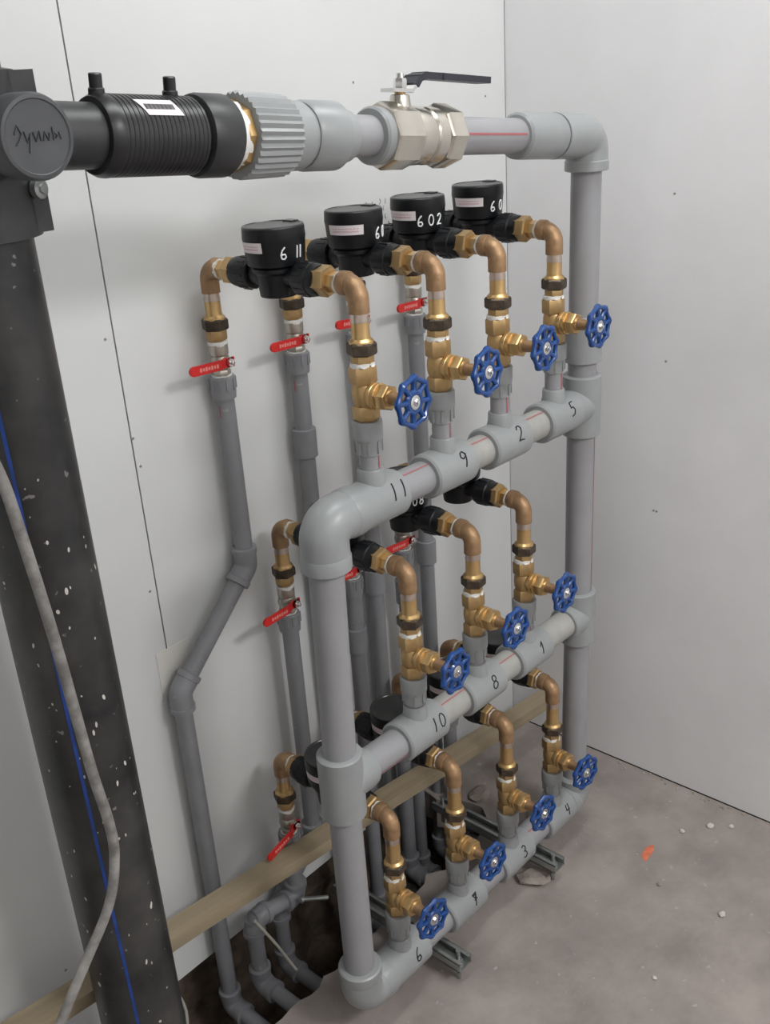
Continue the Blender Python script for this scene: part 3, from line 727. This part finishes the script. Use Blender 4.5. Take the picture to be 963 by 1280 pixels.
# ------------------------------------------------------------------ strut channels under the bottom header
def strut(xc, lab_):
    z0 = .0355; y0, y1 = -.402, -.088
    root = empty('strut_channel', (xc, -.39, 0), lab_, 'strut', 'galvanised struts under the bottom header'); b_ = Vector(root.location)
    m = MB(); wv, hv, th = .034, .018, .002; ym = (y0+y1)/2; ln = y1-y0
    m.box((xc, ym, z0+th/2), (wv, ln, th)); m.box((xc-wv/2+th/2, ym, z0+hv/2), (th, ln, hv)); m.box((xc+wv/2-th/2, ym, z0+hv/2), (th, ln, hv))
    for s in (-1, 1): m.box((xc+s*(wv/2-.004), ym, z0+hv-th/2), (.008, ln, th))
    for i, v in enumerate(m.v): m.v[i] = v-b_
    m.build('channel', 'zinc', root, smooth=0)
    for yy in (-.386, -.105):
        r_ = MB().lathe([(0 if yy < -.1 else -.24, .0042), (z0+.030, .0042)], (xc, yy, 0), (0, 0, 1), 12)
        for i, v in enumerate(r_.v): r_.v[i] = v-b_
        ro = r_.build('threaded_rod', 'zinc', root)
        n_ = MB().hexa(z0+.003, z0+.011, .0085, (xc, yy, 0)); n_.hexa(z0-.009, z0-.001, .0085, (xc, yy, 0)); n_.lathe([(z0+.002, .011), (z0+.0035, .011)], (xc, yy, 0), (0, 0, 1), 16)
        for i, v in enumerate(n_.v): n_.v[i] = v-b_
        n_.build('nut', 'zinc', ro)
strut(-.724, 'galvanised strut channel whose end shows in front of tees 6 and 7')
strut(-.416, 'galvanised strut channel whose end shows between the tees marked 3 and 4')
# loose bits
tag(MB().tube(smooth_path([(-.945, -.10, .135), (-.925, -.125, .08), (-.905, -.125, .03), (-.885, -.125, -.02)]), .0026, 8).build('wire', 'wire'), 'thin pale wire hanging in the trench under the batten', 'wire')
tag(MB().tube(smooth_path([(-1.07, .005, .01), (-1.06, -.01, -.05), (-1.085, -.03, -.12), (-1.10, -.04, -.20)]), .003, 8).build('wire', 'wire'), 'thin wire against the soil at the far left of the trench', 'wire')
tag(MB().lathe([(0, .006), (.004, .008), (.006, .0045), (.06, .0045)], (-.835, -.10, .098), (.75, -.25, -.35), 10).build('anchor_bolt', 'zinc'), 'loose galvanised bolt under the batten beside the front upright', 'bolt')
def stone(loc, s, m, lab_, name='stone', sq=.6):
    b = MB(); n_ = 9; rings = []
    for j in range(1, 5):
        t_ = PI*j/5
        rings.append((-math.cos(t_)*s*sq, math.sin(t_)*s))
    b.lathe([(h_, r_) for h_, r_ in rings], (0, 0, s*sq*.8), (0, 0, 1), n_, wob=.22)
    for v in b.v: v.x *= 1.25
    o = b.build(name, m, loc=loc, rot=(0, 0, random.uniform(0, 6)), smooth=0); tag(o, lab_, 'stone')
stone((-.440, -.355, 0), .027, 'rubble', 'flat rubble stone under the header near tee 3', 'rubble_stone', .35)
stone((-.30, -.115, -.004), .022, 'rubble', 'grey rubble lump on the slab behind tee 4', 'rubble_stone', .5)
for q, (xx, yy, s, l) in enumerate(((-.085, -.565, .0065, 'largest pale crumb on the floor near the right wall'), (-.135, -.525, .005, 'small pale crumb on the floor just beyond the orange mark'), (-.06, -.60, .005, 'small pale crumb on the floor against the right wall'), (-.30, -.69, .006, 'pale crumb on the open floor right of the orange mark'), (-.51, -.66, .004, 'tiny pale crumb in the middle of the floor'), (-.30, -.56, .005, 'dark crumb on the floor beside the orange mark'))):
    stone((xx, yy, 0), s, 'chip' if 'pale' in l else 'rubble', l, 'floor_crumb')

# crumbs of plaster and dirt along the foot of the right wall
rg2 = random.Random(5); b = MB()
for q in range(70):
    yy = -.30-.75*rg2.random(); xx = -.003-abs(rg2.gauss(0, .010)); r_ = rg2.uniform(.0012, .0036)
    b.lathe([(0, r_*.8), (r_*.5, r_), (r_*.9, r_*.5)], (xx, yy, -.0002), (0, 0, 1), 6, wob=.3)
tag(b.build('wall_foot_grit', 'rubble', smooth=0), 'grey plaster grit scattered along the foot of the right wall', 'grit', kind='stuff')
